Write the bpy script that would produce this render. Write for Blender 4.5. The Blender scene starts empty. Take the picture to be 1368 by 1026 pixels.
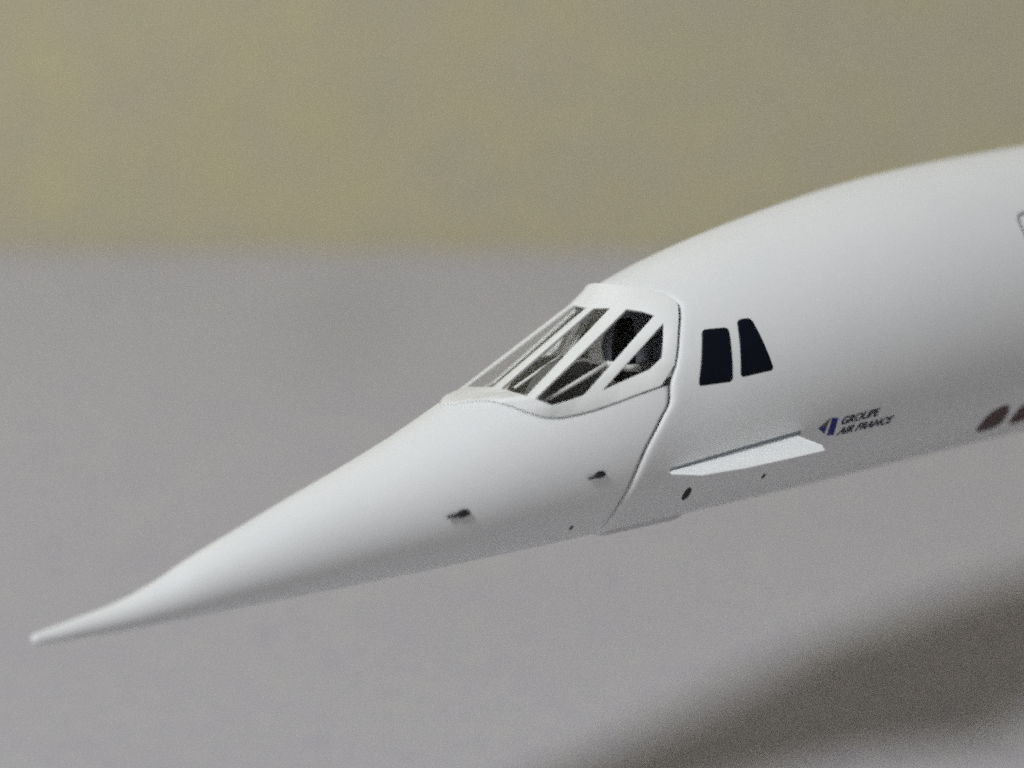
import bpy, bmesh, math, random
import numpy as np
from math import pi, radians, sin, cos
from mathutils import Vector, Matrix

SC = bpy.context.scene
COL = SC.collection

# ------------------------------------------------------------------ camera
H = 1.6112            # lens height above the table (1 unit = about 8 cm)
PITCH = radians(20)
cam_d = bpy.data.cameras.new('camera')
cam = bpy.data.objects.new('camera', cam_d); COL.objects.link(cam)
cam.location = (0, 0, H); cam.rotation_euler = (pi/2 - PITCH, 0, 0)
cam_d.sensor_width = 36; cam_d.lens = 36*2909/1368
cam_d.clip_start = .05; cam_d.clip_end = 100
cam_d.dof.use_dof = True; cam_d.dof.focus_distance = 2.80; cam_d.dof.aperture_fstop = .80
SC.camera = cam

# ------------------------------------------------------------------ light
w = bpy.data.worlds.new('World'); SC.world = w; w.use_nodes = True
bg = w.node_tree.nodes['Background']
bg.inputs['Color'].default_value = (1.0, .94, .90, 1); bg.inputs['Strength'].default_value = .18
kd = bpy.data.lights.new('key_lamp', 'AREA'); kd.shape = 'DISK'; kd.size = 3.6
kd.energy = 1560; kd.color = (.94, .975, 1.0)
key = bpy.data.objects.new('key_lamp', kd); COL.objects.link(key)
TARGET = Vector((.62, 3.1, .6)); LDIR = Vector((-.73, -.58, 1.0)).normalized()
key.location = TARGET + LDIR*15.0
key.rotation_euler = (-LDIR).to_track_quat('-Z', 'Y').to_euler()

SC.view_settings.view_transform = 'Standard'; SC.view_settings.look = 'None'
SC.view_settings.exposure = 0; SC.view_settings.gamma = 1
SC.render.engine = 'CYCLES'
SC.cycles.use_denoising = False          # keep the fine grain of a high-ISO frame
SC.cycles.use_adaptive_sampling = True; SC.cycles.adaptive_threshold = .4; SC.cycles.adaptive_min_samples = 8
SC.cycles.filter_width = 2.2             # slight softness of a small sensor
SC.cycles.transparent_max_bounces = 16; SC.cycles.sample_clamp_indirect = 2

# ------------------------------------------------------------------ materials
def mat(name, col, rough=.5, spec=.5, noise=None, bump=None, coat=0):
    m = bpy.data.materials.new(name); m.use_nodes = True
    nt = m.node_tree; b = nt.nodes['Principled BSDF']
    b.inputs['Base Color'].default_value = (*col, 1); b.inputs['Roughness'].default_value = rough
    b.inputs['Specular IOR Level'].default_value = spec
    b.inputs['Coat Weight'].default_value = coat
    tc = nt.nodes.new('ShaderNodeTexCoord')
    if noise:
        last = None
        for (sc, lo, hi, det) in noise:
            n = nt.nodes.new('ShaderNodeTexNoise'); n.inputs['Scale'].default_value = sc
            n.inputs['Detail'].default_value = det; n.inputs['Roughness'].default_value = .55
            nt.links.new(tc.outputs['Object'], n.inputs['Vector'])
            r = nt.nodes.new('ShaderNodeValToRGB')
            r.color_ramp.elements[0].position = .33; r.color_ramp.elements[1].position = .67
            r.color_ramp.elements[0].color = (*lo, 1); r.color_ramp.elements[1].color = (*hi, 1)
            nt.links.new(n.outputs['Fac'], r.inputs['Fac'])
            mx = nt.nodes.new('ShaderNodeMix'); mx.data_type = 'RGBA'; mx.blend_type = 'MULTIPLY'
            mx.inputs['Factor'].default_value = 1
            if last is None: mx.inputs['A'].default_value = (*col, 1)
            else: nt.links.new(last, mx.inputs['A'])
            nt.links.new(r.outputs['Color'], mx.inputs['B']); last = mx.outputs['Result']
        nt.links.new(last, b.inputs['Base Color'])
    if bump:
        n = nt.nodes.new('ShaderNodeTexNoise'); n.inputs['Scale'].default_value = bump[0]; n.inputs['Detail'].default_value = 4
        nt.links.new(tc.outputs['Object'], n.inputs['Vector'])
        bp = nt.nodes.new('ShaderNodeBump'); bp.inputs['Strength'].default_value = bump[1]; bp.inputs['Distance'].default_value = bump[2]
        nt.links.new(n.outputs['Fac'], bp.inputs['Height']); nt.links.new(bp.outputs['Normal'], b.inputs['Normal'])
    return m

def glass_mat(name, tint, gloss):
    m = bpy.data.materials.new(name); m.use_nodes = True
    nt = m.node_tree; nt.nodes.clear()
    o = nt.nodes.new('ShaderNodeOutputMaterial'); t = nt.nodes.new('ShaderNodeBsdfTransparent')
    g = nt.nodes.new('ShaderNodeBsdfGlossy'); g.inputs['Roughness'].default_value = .15
    t.inputs['Color'].default_value = (*tint, 1)
    lw = nt.nodes.new('ShaderNodeLayerWeight'); lw.inputs['Blend'].default_value = .5
    pw = nt.nodes.new('ShaderNodeMath'); pw.operation = 'POWER'; pw.inputs[1].default_value = 5
    ml = nt.nodes.new('ShaderNodeMath'); ml.operation = 'MULTIPLY_ADD'; ml.inputs[1].default_value = gloss; ml.inputs[2].default_value = .012
    nt.links.new(lw.outputs['Facing'], pw.inputs[0]); nt.links.new(pw.outputs[0], ml.inputs[0])
    mx = nt.nodes.new('ShaderNodeMixShader')
    nt.links.new(ml.outputs[0], mx.inputs[0]); nt.links.new(t.outputs[0], mx.inputs[1]); nt.links.new(g.outputs[0], mx.inputs[2])
    nt.links.new(mx.outputs[0], o.inputs['Surface'])
    return m

WHITE = mat('white_enamel', (.83, .84, .84), .46, .35,
            noise=[(9, (.975, .98, .985), (1, 1, 1), 3), (120, (.985, .985, .985), (1, 1, 1), 2)], bump=(260, .12, .0006))
WHITE2 = mat('white_styrene', (.84, .85, .84), .5, .4, bump=(200, .1, .0006))
LINER = mat('gap_grey', (.10, .10, .105), .8, .2)
GROOVE = mat('groove_grey', (.74, .76, .76), .7, .3)
GAP_SHADE = mat('gap_shade_grey', (.20, .225, .25), .7, .3)  # dark grey for the painted gap shadow at the strake root
BELLY_SHADE = mat('belly_shade_grey', (.68, .68, .69), .5, .3)  # white hull greyed: shade of the downward-facing fairing put into its colour
NAVY = mat('navy_window_film', (.004, .006, .014), .45, .15, noise=[(60, (.8, .8, .8), (1, 1, 1), 2)])
BLACK = mat('black_paint', (.012, .011, .014), .5, .4)
DARK = mat('cockpit_charcoal', (.022, .021, .022), .7, .3, noise=[(90, (.7, .7, .7), (1.2, 1.15, 1.1), 3)])
CONSOLE = mat('console_grey', (.55, .55, .53), .7, .3)
SHIELD = mat('shield_grey', (.15, .148, .15), .7, .3, noise=[(90, (.8, .8, .8), (1.1, 1.1, 1.1), 3)])
DECK = mat('deck_grey', (.40, .40, .39), .7, .3, noise=[(70, (.8, .8, .8), (1.1, 1.1, 1.1), 3)])
SEAT = mat('seat_brown_black', (.030, .027, .024), .8, .2, noise=[(140, (.7, .7, .7), (1.2, 1.2, 1.1), 3)])
PROBE = mat('probe_gunmetal', (.020, .020, .026), .5, .4)
BLUE = mat('emblem_blue', (.014, .012, .20), .45, .4)
INK = mat('lettering_navy', (.022, .024, .055), .5, .4)
TAUPE = mat('emblem_taupe', (.11, .095, .085), .5, .4)
MAROON = mat('maroon_decal', (.085, .038, .045), .45, .4, noise=[(60, (.8, .85, .7), (1, 1, 1), 3)])
LINE = mat('panel_line_grey', (.30, .30, .31), .6, .3)
PANE = glass_mat('clear_pane', (.97, .97, .96), .40)
TINT = glass_mat('tinted_pane', (.26, .27, .33), .3)
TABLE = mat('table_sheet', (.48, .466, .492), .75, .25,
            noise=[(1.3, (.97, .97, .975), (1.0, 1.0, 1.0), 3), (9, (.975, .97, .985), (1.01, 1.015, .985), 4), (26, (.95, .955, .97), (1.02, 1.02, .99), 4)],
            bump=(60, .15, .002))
def dark_patch(m, centre, radii, dark):
    # one faint round patch, darker towards its centre, on the sheet
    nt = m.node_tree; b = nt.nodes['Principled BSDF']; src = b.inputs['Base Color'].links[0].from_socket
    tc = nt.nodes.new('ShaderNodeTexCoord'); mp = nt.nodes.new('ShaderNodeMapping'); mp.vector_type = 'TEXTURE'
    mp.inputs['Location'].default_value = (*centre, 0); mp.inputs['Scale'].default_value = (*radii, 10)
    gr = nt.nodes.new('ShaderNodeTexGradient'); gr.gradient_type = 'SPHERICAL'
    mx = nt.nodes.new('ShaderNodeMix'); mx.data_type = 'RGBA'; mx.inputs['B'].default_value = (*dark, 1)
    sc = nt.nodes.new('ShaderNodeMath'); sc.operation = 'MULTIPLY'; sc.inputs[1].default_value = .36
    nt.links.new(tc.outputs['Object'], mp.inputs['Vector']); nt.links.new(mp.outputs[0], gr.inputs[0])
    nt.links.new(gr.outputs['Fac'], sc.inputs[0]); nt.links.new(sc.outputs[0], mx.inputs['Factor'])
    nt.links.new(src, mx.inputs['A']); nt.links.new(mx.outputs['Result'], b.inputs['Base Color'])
dark_patch(TABLE, (-0.392, 4.866), (0.242, 0.702), (.36, .355, .36))
WALL = mat('wall_paint', (.57, .52, .37), .85, .2,
           noise=[(1.2, (.97, .98, 1.01), (1.01, 1.0, .97), 3), (8, (.97, .97, 1.02), (1.02, 1.015, .93), 4), (24, (.94, .95, .95), (1.03, 1.03, 1.0), 4)],
           bump=(30, .2, .004))

# ------------------------------------------------------------------ hull shape (local: x aft, y towards starboard, z up)
ST = [0,.01,.03,.06,.1,.15,.2,.27,.34,.42,.5,.58,.66,.74,.82,.9,.98,1.06,1.14,1.22,1.3,1.4,1.5,1.6,1.7,1.9,3.0]
ZT = [-.1252,-.1241,-.1222,-.1190,-.1142,-.1020,-.0842,-.0631,-.0424,-.0200,.0047,.0339,.0649,.0998,.1317,.1548,.1708,.1834,.1938,.2020,.2070,.2090,.2082,.2060,.2050,.2050,.2050]
ZB = [-.1386,-.1400,-.1426,-.1450,-.1488,-.1518,-.1548,-.1589,-.1630,-.1677,-.1722,-.1758,-.1793,-.1821,-.1850,-.1877,-.1901,-.1923,-.1939,-.1955,-.1972,-.1994,-.2015,-.2033,-.2033,-.2033,-.2033]
def slopes(xs, ys):
    xs = np.array(xs); ys = np.array(ys); h = np.diff(xs); d = np.diff(ys)/h; m = np.zeros(len(xs))
    for i in range(1, len(xs)-1):
        if d[i-1]*d[i] > 0:
            w1 = 2*h[i]+h[i-1]; w2 = h[i]+2*h[i-1]; m[i] = (w1+w2)/(w1/d[i-1]+w2/d[i])
    m[0] = d[0]; m[-1] = d[-1]
    return xs, ys, h, m
PT, PB = slopes(ST, ZT), slopes(ST, ZB)
def ev(P, x):
    xs, ys, h, m = P
    k = int(min(max(np.searchsorted(xs, x)-1, 0), len(h)-1)); t = (x-xs[k])/h[k]; hh = h[k]
    return (2*t**3-3*t*t+1)*ys[k]+(t**3-2*t*t+t)*hh*m[k]+(-2*t**3+3*t*t)*ys[k+1]+(t**3-t*t)*hh*m[k+1]
def wr(x): return float(np.interp(x, [0, .5, 1.0, 1.6, 3], [1., 1.0, .94, .88, .87]))
def S0(x, th):
    t, b = ev(PT, x), ev(PB, x); c = (t+b)/2; hh = (t-b)/2
    return Vector((x, -wr(x)*hh*sin(th), c+hh*cos(th)))      # port side (positive angles) is -y
def S(x, th, off=0.):
    p = S0(x, th)
    if off:
        e = 1e-3
        n = (S0(x, th+e)-S0(x, th-e)).cross(S0(x+e, th)-S0(x-e, th)).normalized()
        c = Vector((x, 0, (ev(PT, x)+ev(PB, x))/2))
        if n.dot(p-c) < 0: n = -n
        p = p+n*off
    return p
def lin(tab):
    a = np.array(tab); return lambda v: float(np.interp(v, a[:, 0], a[:, 1]))
def smooth(tab):
    P = slopes([a[0] for a in tab], [a[1] for a in tab])
    return lambda v: ev(P, min(max(v, tab[0][0]), tab[-1][0]))

# groove between the nose and the visor: angle from the crest as a function of x
GRV = [(.5620,0),(.5665,.12),(.5765,.25),(.5947,.419),(.6059,.573),(.6167,.716),(.6264,.841),(.6373,.948),(.6492,1.041),(.6671,1.119),(.6817,1.155),(.7005,1.192),(.7218,1.220),(.7646,1.252),(.8115,1.284)]
groove = smooth(GRV)
groove_x = smooth([(b, a) for a, b in GRV])
# rear edge of the visor and seam of the drooping nose: x as a function of angle
REAR = [(0,.8185),(.25,.8230),(.484,.8451),(.6162,.8590),(.7085,.8625),(.8009,.8567),(.9152,.8458),(1.0787,.8316),(1.1817,.8219),(1.27,.8119)]
SEAM = [(1.27,.8119),(1.3164,.8086),(1.4348,.8030),(1.5054,.7930),(1.617,.7785),(1.7283,.7655),(1.9276,.7507),(2.0913,.7420),(2.2753,.7335),(2.4861,.7300),(2.8,.7310),(pi,.7318)]
rear, seam = smooth(REAR), smooth(SEAM)
def front_x(th):
    th = abs(((th+pi) % (2*pi))-pi)
    return rear(th) if th < 1.27 else seam(th)

# ------------------------------------------------------------------ object helpers
def link(name, bm, m, parent, smooth_=True, mods=()):
    bmesh.ops.recalc_face_normals(bm, faces=bm.faces)
    me = bpy.data.meshes.new(name); bm.to_mesh(me); bm.free()
    if smooth_:
        for p in me.polygons: p.use_smooth = True
    me.materials.append(m)
    o = bpy.data.objects.new(name, me); COL.objects.link(o)
    if parent: o.parent = parent
    for k, kw in mods:
        md = o.modifiers.new(k.lower(), k)
        for a, b in kw.items(): setattr(md, a, b)
    return o
def grid(rows, bm=None, closed=False):
    bm = bm or bmesh.new()
    V = [[bm.verts.new(p) for p in r] for r in rows]
    n = len(rows[0])
    for i in range(len(V)-1):
        for j in range(n if closed else n-1):
            q = [V[i][j], V[i][(j+1) % n], V[i+1][(j+1) % n], V[i+1][j]]
            try: bm.faces.new(q)
            except ValueError: pass
    return bm, V
def tag(o, label, cat, kind=None, group=None):
    o['label'] = label
    if cat: o['category'] = cat
    if kind: o['kind'] = kind
    if group: o['group'] = group
def tube(bm, pts, r, n=8):
    pts = [Vector(p) for p in pts]; rows = []
    for i, p in enumerate(pts):
        d = (pts[min(i+1, len(pts)-1)]-pts[max(i-1, 0)]).normalized()
        a = d.cross(Vector((0, 0, 1)))
        a = a.normalized() if a.length > 1e-4 else Vector((0, 1, 0))
        b = d.cross(a)
        rr = r[i] if isinstance(r, (list, tuple)) else r
        rows.append([p+(a*cos(2*pi*k/n)+b*sin(2*pi*k/n))*rr for k in range(n)])
    bm, V = grid(rows, bm, closed=True)
    bm.faces.new(V[0]); bm.faces.new(V[-1])
    return bm
def mirror(p): return Vector((p[0], -p[1], p[2]))
def rounded(poly, r, n=5):
    """round the corners of a polygon given in (x, arc) metres"""
    out = []; N = len(poly)
    for i in range(N):
        p = Vector(poly[i]); a = (Vector(poly[i-1])-p); b = (Vector(poly[(i+1) % N])-p)
        la, lb = a.length, b.length; q = min(r, la*.45, lb*.45)
        A = p+a.normalized()*q; B = p+b.normalized()*q
        for k in range(n+1):
            t = k/n; out.append(A*(1-t)**2+p*2*t*(1-t)+B*t*t)
    # subdivide long edges
    res = []
    for i in range(len(out)):
        p, q = out[i], out[(i+1) % len(out)]; m = max(1, int((q-p).length/.008))
        for k in range(m): res.append(p.lerp(q, k/m))
    return res
def plate(poly_xt, off, r=0., side=1, rings=6, skirt=True):
    """a thin plate lying on the hull; poly in (x, theta)"""
    R = .17
    pts = [Vector((x, t*R)) for x, t in poly_xt]
    if r: pts = rounded(pts, r)
    else: pts = rounded(pts, .0004, 1)
    c = sum(pts, Vector((0, 0)))/len(pts)
    rows = []
    if skirt: rows.append([S(p.x, side*p.y/R, -.0008) for p in pts])
    for k in range(rings):
        f = 1-k/rings
        rows.append([S((c+(p-c)*f).x, side*(c+(p-c)*f).y/R, off) for p in pts])
    bm, V = grid(rows, closed=True)
    cv = bm.verts.new(S(c.x, side*c.y/R, off))
    L = V[-1]
    for j in range(len(L)): bm.faces.new([L[j], L[(j+1) % len(L)], cv])
    return bm
def strip_on_hull(path, width, off, closed=False, side=1):
    R = .17; P = [Vector((x, t*R)) for x, t in path]; rows = [[], [], [], []]
    n = len(P)
    for i, p in enumerate(P):
        a = P[(i-1) % n] if closed or i else p; b = P[(i+1) % n] if closed or i < n-1 else p
        d = (b-a).normalized(); nn = Vector((-d.y, d.x))*width/2
        for r_, (q, o) in zip(rows, ((p+nn, -.0005), (p+nn, off), (p-nn, off), (p-nn, -.0005))):
            r_.append(S(q.x, side*q.y/R, o))
    bm, V = grid(rows, closed=closed)
    return bm

# ------------------------------------------------------------------ setting
EDGE_Y = H/math.tan(PITCH-math.atan(178/2909))
bm = bmesh.new()
bmesh.ops.create_cube(bm, size=1)
for v in bm.verts: v.co = Vector((v.co.x*14, (-3 if v.co.y < 0 else EDGE_Y), (-.12 if v.co.z < 0 else 0)))
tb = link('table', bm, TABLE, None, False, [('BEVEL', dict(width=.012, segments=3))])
tag(tb, 'pale grey sheet-covered tabletop beneath and behind the model aircraft', 'table')
bm = bmesh.new(); bmesh.ops.create_cube(bm, size=1)
for v in bm.verts: v.co = Vector((v.co.x*16, EDGE_Y+.002+(v.co.y+.5)*.2, -1.5+(v.co.z+.5)*6))
wl = link('wall', bm, WALL, None, False); wl['kind'] = 'structure'; wl['label'] = 'mottled beige wall behind the table'

# ------------------------------------------------------------------ the aircraft
root = bpy.data.objects.new('model_airplane', None); COL.objects.link(root)
tag(root, 'white model supersonic airliner with needle nose and glazed cockpit visor', 'model airplane')
AX, AY, AZ = Vector((.86277, .504795, .028462)), Vector((-.485373, .842708, -.232932)), Vector((-.141568, .187152, .972077))
root.location = (-.56828, 2.28207, .60445)
root.rotation_euler = Matrix((AX, AY, AZ)).transposed().to_euler()

# --- nose cone
GAP = .0042
bm = bmesh.new()
xa = groove_x(0)-GAP
us = sorted(set([round(v, 6) for v in np.concatenate([[0, .003, .006, .01], np.linspace(.02, .2, 26), np.linspace(.2, xa-.004, 44)[1:], [xa], xa+np.array([.0006, .0016, .003, .005, .008, .011]),
     np.linspace(xa+.015, .8115, 48)])]))
XE = .8115
NV = 60
def gth(x): return 0. if x <= xa else groove(x+GAP*.6)+GAP*.5/.15
rows = []
# blunt tip
tipc = S(0, 0).lerp(S(0, pi), .5)
for k, f in ((-.0042, .45), (-.0024, .8)):
    rows.append([Vector((k, *(tipc.yz+(S(0, a).yz-tipc.yz)*f))) for a in [2*pi*j/(2*NV) for j in range(2*NV+1)]])
for x in us:
    half = []
    for j in range(NV+1):
        v = j/NV; xx = x
        for _ in range(3):
            th = gth(xx)*(1-v)+pi*v
            e = seam(th)-.0026 if th > 1.27 else XE
            xx = x if x < .55 else .55+(x-.55)*(e-.55)/(XE-.55)
            if xx > .77 and th > 1.27: xx -= .008*max(0, 1-(th-1.284)/.06)*(xx-.77)/(e-.77)
            th = gth(xx)*(1-v)+pi*v
        half.append((xx, th))
    rows.append([S(a, b) for a, b in half]+[S(a, -b) for a, b in half[-2::-1]])
# folded-in rear rim
last = []
for j in range(NV+1):
    v = j/NV; th = gth(XE)*(1-v)+pi*v; last.append((seam(th)-.0026, th))
for off, dx in ((-.0012, .0006), (-.010, .0006)):
    rows.append([S(a+dx, b, off) for a, b in last]+[S(a+dx, -b, off) for a, b in last[-2::-1]])
bm, V = grid(rows)
bm.faces.new(V[0][:-1])
bmesh.ops.remove_doubles(bm, verts=bm.verts, dist=1e-6)
nose = link('nose_cone', bm, WHITE, root)

# --- fuselage
NV = 90
ths = sorted(set([round(v, 5) for v in np.concatenate([np.linspace(0, 1.2, 40), np.linspace(1.2, 1.36, 14), np.linspace(1.36, pi, 50)])]))
ths = ths+[2*pi-t for t in ths[-2:0:-1]]
def lift(th):
    t = abs(((th+pi) % (2*pi))-pi)
    return .0018*min(1, max(0, (t-1.1)/.25))*min(1, max(0, (2.7-t)/.5))+.0004
rows = []
for dx, off in ((.003, -.014), (.0016, -.0050), (.0026, -.0026), (.0055, -.0010), (.009, -.0003), (.012, 0), (.02, 0), (.03, 0), (.045, 0)):
    rows.append([S(front_x(t)+dx, t, off+lift(t)*(1-max(0, dx-.006)/.045)) for t in ths])
for k, xg in enumerate(np.concatenate([np.linspace(0, 1, 70)[1:]])):
    rows.append([S((front_x(t)+.05)*(1-xg)+2.9*xg, t, lift(t)*.1*(1-xg)) for t in ths])
bm, V = grid(rows, closed=True)
bm.faces.new(V[-1])
fus = link('fuselage', bm, WHITE, root)

# --- liners in the gaps (recessed, joined to the nose)
rows = []
for dx, off in ((-.012, -.0045), (.014, -.0045)):
    rows.append([S(seam(t)+dx, t, off) for t in np.linspace(1.235, 2*pi-1.235, 120)])
bm, V = grid(rows); link('seam_gap', bm, LINER, nose)
R3 = []
for a in np.linspace(0, 1.258, 160):
    R3.append(a)
R3 = [-a for a in R3[:0:-1]]+R3
rows = []
for da, dx in ((.032, -.0036), (.016, -.0018), (0, 0), (-.016, .0018), (-.032, .0036)):
    rows.append([S(groove_x(abs(a))+dx*(1 if abs(a) < .9 else .2), a+(da if a > 0 else -da)*min(1, abs(a)/.6), -.0006) for a in R3])
bm, V = grid(rows); link('visor_groove', bm, GROOVE, nose)

# --- visor frame
b0, b3 = Vector((.6422, 0, .0344)), Vector((.638, -.0963, .0292))
t0, t3 = Vector((.793, 0, .1085)), Vector((.7977, -.0709, .1111))
W2BL, W2BM, W2BR = b0.lerp(b3, .115), b0.lerp(b3, .5), b0.lerp(b3, .845)
W2TL, W2TM, W2TR = t0.lerp(t3, .12), t0.lerp(t3, .45), t0.lerp(t3, .67)
TOCAM = Vector((-.44, -.885, .16))
W3C = S(.663, .9723, .001)+TOCAM*.013; W3BL = b3.lerp(W3C, .15); W3BM = b3.lerp(W3C, .6)
W3B2, W3BR = S(.6839, 1.0098, .001)+TOCAM*.010, S(.7034, 1.0322, .001)+TOCAM*.008
W3TL, W3TM, W3TR = S(.8066, .5016).lerp(t3, .15), S(.8193, .608), S(.8288, .7003)
W4BL, W4B1, W4B2 = S(.7257, 1.0792, .001)+TOCAM*.006, S(.7572, 1.0952, .001), S(.7899, 1.1115, .001)
W4R1, W4R2, W4T = S(.8106, 1.0696, .001), S(.8216, .94, .001), S(.8326, .8086, .001)
def go(a): return S(groove_x(a), a, .0026)
def ro(a): return S(rear(a)-.0010, a, .0070-.0052*min(1, max(0, (a-.3)/.9)))
inner = [b0, W2BL, W2BM, W2BR, W3BL, W3BM, W3C, W3B2, W3BR, W4BL, W4B1, W4B2, W4R1, W4R2, W4T, W3TR, W3TM, W3TL, W2TR, W2TM, W2TL, t0]
outer = [('g', 0), ('g', .10), ('g', .32), ('g', .55), ('g', .66), ('g', .80), ('g', .985), ('g', 1.115), ('g', 1.16), ('g', 1.20), ('g', 1.235), ('g', 1.275),
         ('r', 1.17), ('r', 1.0), ('r', .83), ('r', .70), ('r', .60), ('r', .48), ('r', .36), ('r', .24), ('r', .12), ('r', 0)]
def op(k): return go(k[1]) if k[0] == 'g' else ro(k[1])
bm = bmesh.new(); cache = {}
def vv(p):
    k = tuple(round(c, 6) for c in p)
    if k not in cache: cache[k] = bm.verts.new(p)
    return cache[k]
faces = []
for i in range(len(inner)-1):
    n = 3 if outer[i][0] == outer[i+1][0] else 1
    O = [op((outer[i][0], outer[i][1]*(1-k/n)+outer[i+1][1]*k/n)) for k in range(n)]+[op(outer[i+1])]
    m = (n+1)//2
    for k in range(m): faces.append([inner[i], O[k+1], O[k]])
    faces.append([inner[i], inner[i+1], O[m]])
    for k in range(m, n): faces.append([inner[i+1], O[k+1], O[k]])
faces += [[W2BR, W3BL, W3TL, W2TR], [W2BL, b0, t0, W2TL], [W3BR, W4BL, W4T, W3TR]]
for fl in (False, True):
    for fc in faces:
        q = [vv(mirror(p) if fl else p) for p in fc]
        f = bm.faces.new(q); f.normal_update()
        c = f.calc_center_median()
        if f.normal.dot(c-Vector((c.x+.05, 0, -.02))) < 0: f.normal_flip()
me = bpy.data.meshes.new('visor_frame')
for f in bm.faces: f.smooth = True
bmesh.ops.subdivide_edges(bm, edges=[e for e in bm.edges if e.calc_length() > .05], cuts=2)
bm.to_mesh(me); bm.free(); me.set_sharp_from_angle(angle=radians(24)); me.materials.append(WHITE2)
visor = bpy.data.objects.new('visor_frame', me); COL.objects.link(visor); visor.parent = root
md = visor.modifiers.new('solidify', 'SOLIDIFY'); md.thickness = .0036; md.offset = -1; md.use_even_offset = False
md = visor.modifiers.new('bevel', 'BEVEL'); md.width = .0011; md.segments = 2; md.limit_method = 'ANGLE'; md.angle_limit = radians(40)
panes = [[W2BL, W2BM, W2BR, W2TR, W2TM, W2TL], [W3BL, W3BM, W3C, W3B2, W3BR, W3TR, W3TM, W3TL], [W4BL, W4B1, W4B2, W4R1, W4R2, W4T]]
for poly in panes:
    for fl in (False, True):
        P = [mirror(p) if fl else p.copy() for p in poly]
        c = sum(P, Vector((0, 0, 0)))/len(P)
        n = Vector((0, 0, 0))
        for i in range(len(P)): n += (P[i]-c).cross(P[(i+1) % len(P)]-c)
        n.normalize()
        if n.z < 0: n = -n
        P = [p+(p-c).normalized()*.002-n*.003 for p in P]
        bm = bmesh.new(); V = [bm.verts.new(p) for p in P]; cv = bm.verts.new(c-n*.003)
        for i in range(len(V)): bm.faces.new([V[i], V[(i+1) % len(V)], cv])
        link('pane', bm, PANE, visor, False)

# --- inside the visor: deck, glare shield, inner windscreen frame, seats
def deck_z(x, a): return S(x, a).z
rows = []
for x in np.linspace(.60, .86, 20):
    a = min(groove(x) if x < .8115 else 1.284, 1.28)
    p = S(x, a+.03, -.006)
    rows.append([Vector((x, p.y*(1-2*k/8), p.z-.004+.012*(1-abs(1-2*k/8)**2)*min(1, (x-.6)/.05))) for k in range(9)])
bm, V = grid(rows); deck = link('cockpit_deck', bm, DECK, root)
prof = [(.660, .020), (.674, .037), (.689, .0485), (.7035, .0555), (.717, .0578), (.7325, .0570), (.7485, .0515), (.757, .044)]
bm = bmesh.new()
rows = [[Vector((x, y, z-abs(y)*.02)) for x, z in prof+[(.757, .0), (.66, .0)]] for y in (-.07, -.066, -.055, -.045, -.034, -.03)]
bm, V = grid(rows, closed=True); bm.faces.new(V[0]); bm.faces.new(V[-1])
gs = link('glare_shield', bm, SHIELD, root, False)
bm = bmesh.new()
rows = [[Vector((x, y, z)) for x, z in prof+[(.757, .0), (.66, .0)]] for y in (.004, .012, .022, .03)]
bm, V = grid(rows, closed=True); bm.faces.new(V[0]); bm.faces.new(V[-1])
cc = link('centre_console', bm, CONSOLE, root, False)
link('shield_rim', tube(bmesh.new(), [(x, .0035, z) for x, z in prof[1:]], .0016), WHITE2, cc)
link('sill_rail', tube(bmesh.new(), [(.6600, -.013, .0300), (.70, -.012, .0445), (.7330, -.011, .0560)], [.0024, .0026, .0026]), WHITE2, root)
link('shield_rim', tube(bmesh.new(), [(x, -.0715, z-.0005) for x, z in prof[1:]], .0022), WHITE2, gs)
for sd in (1, -1):
    if sd > 0: continue      # the far side is clear
    link('sill_rail', tube(bmesh.new(), [(.6580, sd*.088, .0190), (.71, sd*.085, .0325), (.7593, sd*.085, .0467)], [.0026, .003, .0036]), WHITE2, root)
    link('sill_rail', tube(bmesh.new(), [(.7575, sd*.086, .0470), (.775, sd*.088, .0420), (.7836, sd*.09, .0365), (.800, sd*.092, .034)], [.0036, .004, .0046, .005]), WHITE2, root)
    # widening windscreen post
    bm = bmesh.new(); Q = []
    for (x0, x1, z, y) in ((.7400, .7590, .0490, .074), (.7470, .7610, .062, .070), (.7570, .7675, .0770, .064), (.7740, .7820, .0945, .058), (.7960, .8030, .1060, .054)):
        Q.append([Vector((x0, sd*y, z)), Vector((x1, sd*y, z-.001)), Vector((x1, sd*(y-.006), z-.001)), Vector((x0, sd*(y-.006), z))])
    bm, V = grid(Q, bm, closed=True); bm.faces.new(V[0]); bm.faces.new(V[-1])
    link('windscreen_post', bm, WHITE2, root, False, [('BEVEL', dict(width=.001, segments=2))])
    # tinted inner side window behind the post
    if sd > 0: continue
    bm = bmesh.new()
    poly = [(.806, .056, .1055), (.780, .060, .0890), (.7640, .066, .0670), (.7610, .076, .0500), (.790, .088, .0370), (.840, .096, .0370), (.8540, .080, .0820), (.8420, .062, .1000)]
    V = [bm.verts.new((x, sd*y, z)) for x, y, z in poly]; cv = bm.verts.new((.805, sd*.076, .070))
    for i in range(len(V)): bm.faces.new([V[i], V[(i+1) % len(V)], cv])
    link('inner_window', bm, TINT, root, False)
    if sd > 0: continue
    # seat: back with rounded head end, and cushion
    bm = bmesh.new(); rows = []
    for z, hw, dx in ((.000, .020, 0), (.03, .024, .003), (.055, .024, .006), (.075, .021, .010), (.088, .015, .013), (.093, .006, .015)):
        rows.append([Vector((.800+dx+.011*cos(2*pi*k/16)*(.6+hw/.06), sd*.050+hw*sin(2*pi*k/16), z)) for k in range(16)])
    bm, V = grid(rows, closed=True); bm.faces.new(V[-1]); bm.faces.new(V[0])
    st = link('pilot_seat', bm, SEAT, root)
rows = [[S(.858, t, -.004).lerp(Vector((.858, 0, 0)), f) for t in np.linspace(0, 2*pi, 48, endpoint=False)] for f in (0, .5, .98)]
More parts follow.
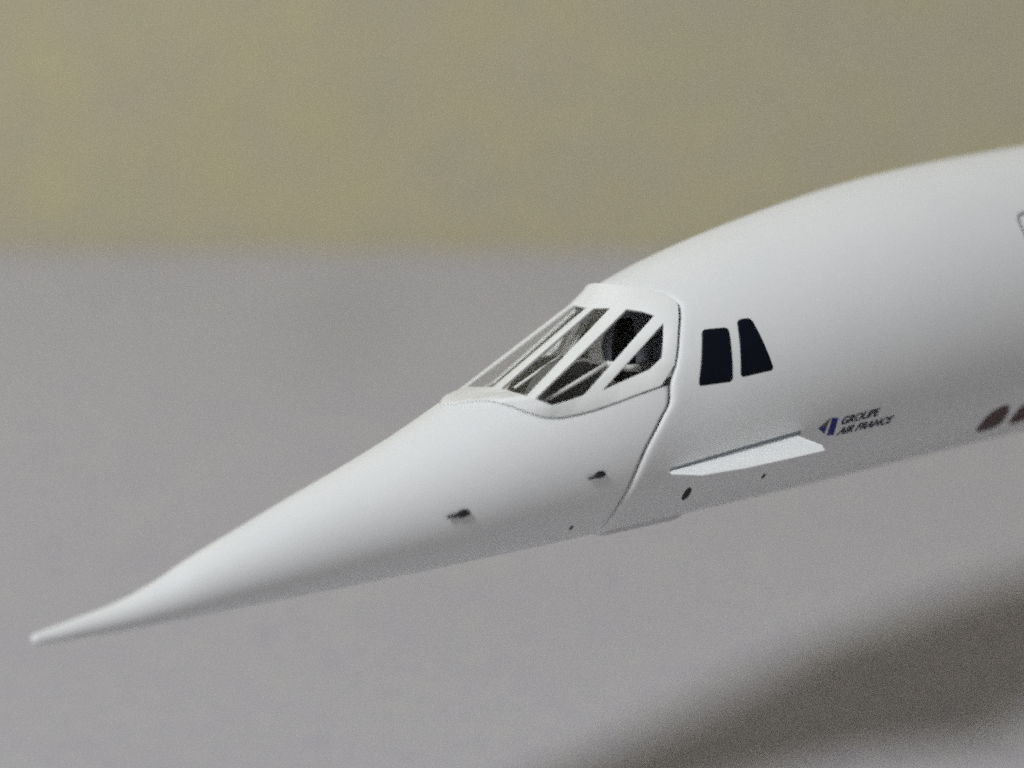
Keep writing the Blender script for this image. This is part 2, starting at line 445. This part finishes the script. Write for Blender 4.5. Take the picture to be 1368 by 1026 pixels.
bm, V = grid(rows, closed=True); bm.faces.new(V[-1]); link('bulkhead', bm, CONSOLE, root, False)

# --- markings and fittings on the hull
sw1 = [(.8738, 1.000), (.9088, 1.065), (.8928, 1.458), (.8448, 1.400)]
sw2 = [(.9235, 1.034), (.9428, 1.057), (.9538, 1.476), (.9045, 1.450)]
for poly in (sw1, sw2):
    for sd in (1, -1):
        o = link('side_window', plate(poly, .0005, r=.0065, side=sd, rings=8), NAVY, fus)
def oval(x, t, rx, rt, tilt=0, n=28):
    return [(x+rx*cos(2*pi*k/n)+tilt*sin(2*pi*k/n), t+rt*sin(2*pi*k/n)) for k in range(n)]
link('vent_hole', plate(oval(.8346, 2.353, .0056, .082), .0006, rings=3), BLACK, fus)
link('drain_hole', plate(oval(.9522, 2.378, .0026, .032), .0005, rings=2), PROBE, fus)
link('drain_hole', plate(oval(.6754, 2.422, .0024, .036), .0005, rings=2), BLACK, nose)
def probe(x, t, rx, rt, xs_, ts_, wd):
    o = link('air_data_probe', plate(oval(x, t, rx, rt, .0015), .0012, rings=3), PROBE, nose)
    p0, p1 = S(x, t, .0022), S(xs_, ts_, .0032)
    link('vane', tube(bmesh.new(), [p0+(p0-p1)*.35, p0, p0.lerp(p1, .5), p1], [wd, wd*1.2, wd*.9, wd*.6]), PROBE, o)
probe(.5222, 1.7035, .0085, .055, .5010, 1.668, .0026)
probe(.7022, 1.815, .0072, .036, .6850, 1.806, .0022)
for k in range(4):
    link('round_decal', plate([(x+k*.0605, t) for x, t in ((1.3230, 2.545), (1.3175, 2.4397), (1.3232, 2.3319), (1.3395, 2.2770), (1.3575, 2.2690), (1.3632, 2.3568), (1.3655, 2.4451), (1.3615, 2.5263), (1.3435, 2.5480))], .0006, r=.006, rings=8), MAROON, fus)
dr = [(1.400+a, t) for a, t in ((0, .90), (.13, .90), (.13, 1.95), (0, 1.95))]
pp = rounded([Vector((x, t*.17)) for x, t in dr], .014)
link('door_outline', strip_on_hull([(p.x, p.y/.17) for p in pp], .0042, .0005, closed=True), LINE, fus)
# emblem
link('emblem', plate([(1.0195, 2.016), (1.0375, 1.958), (1.0335, 2.020)], .0006, rings=2), TAUPE, fus)
link('emblem', plate([(1.0200, 2.022), (1.0335, 2.022), (1.0315, 2.080)], .0006, rings=2), BLUE, fus)
link('emblem', plate([(1.0395, 1.962), (1.0500, 1.975), (1.0470, 2.118), (1.0360, 2.100)], .0006, rings=3), BLUE, fus)
# lettering
def lettering(text, o, e, c):
    cu = bpy.data.curves.new('lettering', 'FONT'); cu.body = text; cu.offset = .018; cu.space_character = 1.02
    ob = bpy.data.objects.new('lettering', cu); COL.objects.link(ob)
    me = bpy.data.meshes.new_from_object(ob.evaluated_get(bpy.context.evaluated_depsgraph_get()))
    bpy.data.objects.remove(ob)
    bm = bmesh.new(); bm.from_mesh(me)
    bmesh.ops.triangulate(bm, faces=bm.faces)
    # heavier stems: two more passes of the print, a hair to each side
    lay = bm.verts.layers.float.new('lift'); base = list(bm.verts)+list(bm.edges)+list(bm.faces)
    for k in (-1, 1):
        g = bmesh.ops.duplicate(bm, geom=base)
        for v in g['geom']:
            if isinstance(v, bmesh.types.BMVert): v.co.x += k*.022; v[lay] = .00004*(k+2)
    x0 = min(v.co.x for v in bm.verts); x1 = max(v.co.x for v in bm.verts); y0 = min(v.co.y for v in bm.verts); y1 = max(v.co.y for v in bm.verts)
    o, e, c = Vector(o), Vector(e), Vector(c)
    for v in bm.verts:
        q = o+(e-o)*((v.co.x-x0)/(x1-x0))+(c-o)*((v.co.y-y0)/(y1-y0))
        v.co = S(q.x, q.y, .0007+v[lay])
    return link('lettering', bm, INK, fus, False)
lettering('GROUPE', (1.0545, 2.042), (1.1150, 2.050), (1.0590, 1.980))
lettering('AIR FRANCE', (1.0520, 2.127), (1.1400, 2.149), (1.0575, 2.066))

# --- strake under the cockpit, one each side
for sd in (1, -1):
    up = Vector((0, sd*.25, .97)).normalized()
    edge = [(.7970, .1395, -.1000), (.8269, .1660, -.1052), (.883, .1860, -.1060), (.947, .2005, -.1051), (.9875, .2087, -.1044), (.9941, .1946, -.1003), (.9861, .1712, -.0948)]
    inn = [(.8023, .128, -.0966), (.83, .129, -.0950), (.883, .133, -.0930), (.945, .138, -.0905), (.984, .142, -.0889), (.985, .142, -.0889), (.986, .142, -.0888)]
    A = [Vector((x, sd*y, z)) for x, y, z in edge]; B = [Vector((x, sd*y, z)) for x, y, z in inn]
    rows = [[p+up*.0018 for p in B], [p+up*.0010 for p in A], [p-up*.0010 for p in A], [p-up*.0018 for p in B]]
    bm, V = grid(rows)
    bm.faces.new([V[k][0] for k in range(4)]); bm.faces.new([V[k][-1] for k in range(4)])
    link('strake', bm, WHITE, root, False, [('BEVEL', dict(width=.0006, segments=1))])
    link('strake_gap_shade', strip_on_hull([(x, 2.010) for x in np.linspace(.799, .992, 24)], .0050, .0005, side=sd), GAP_SHADE, fus)  # strip on the hull painted as the shadow along the strake root

# --- shallow fairing under the hinge of the nose
rows = []
for i, x in enumerate(np.linspace(.742, .868, 24)):
    f = min(1, i/2, (23-i)/3)
    rows.append([S(x, a, -.001 if abs(a-pi) > .33 else .0050*f*min(1, (.36-abs(a-pi))/.06)) for a in np.linspace(pi-.36, pi+.36, 30)])
bm, V = grid(rows); link('hinge_fairing', bm, BELLY_SHADE, root)
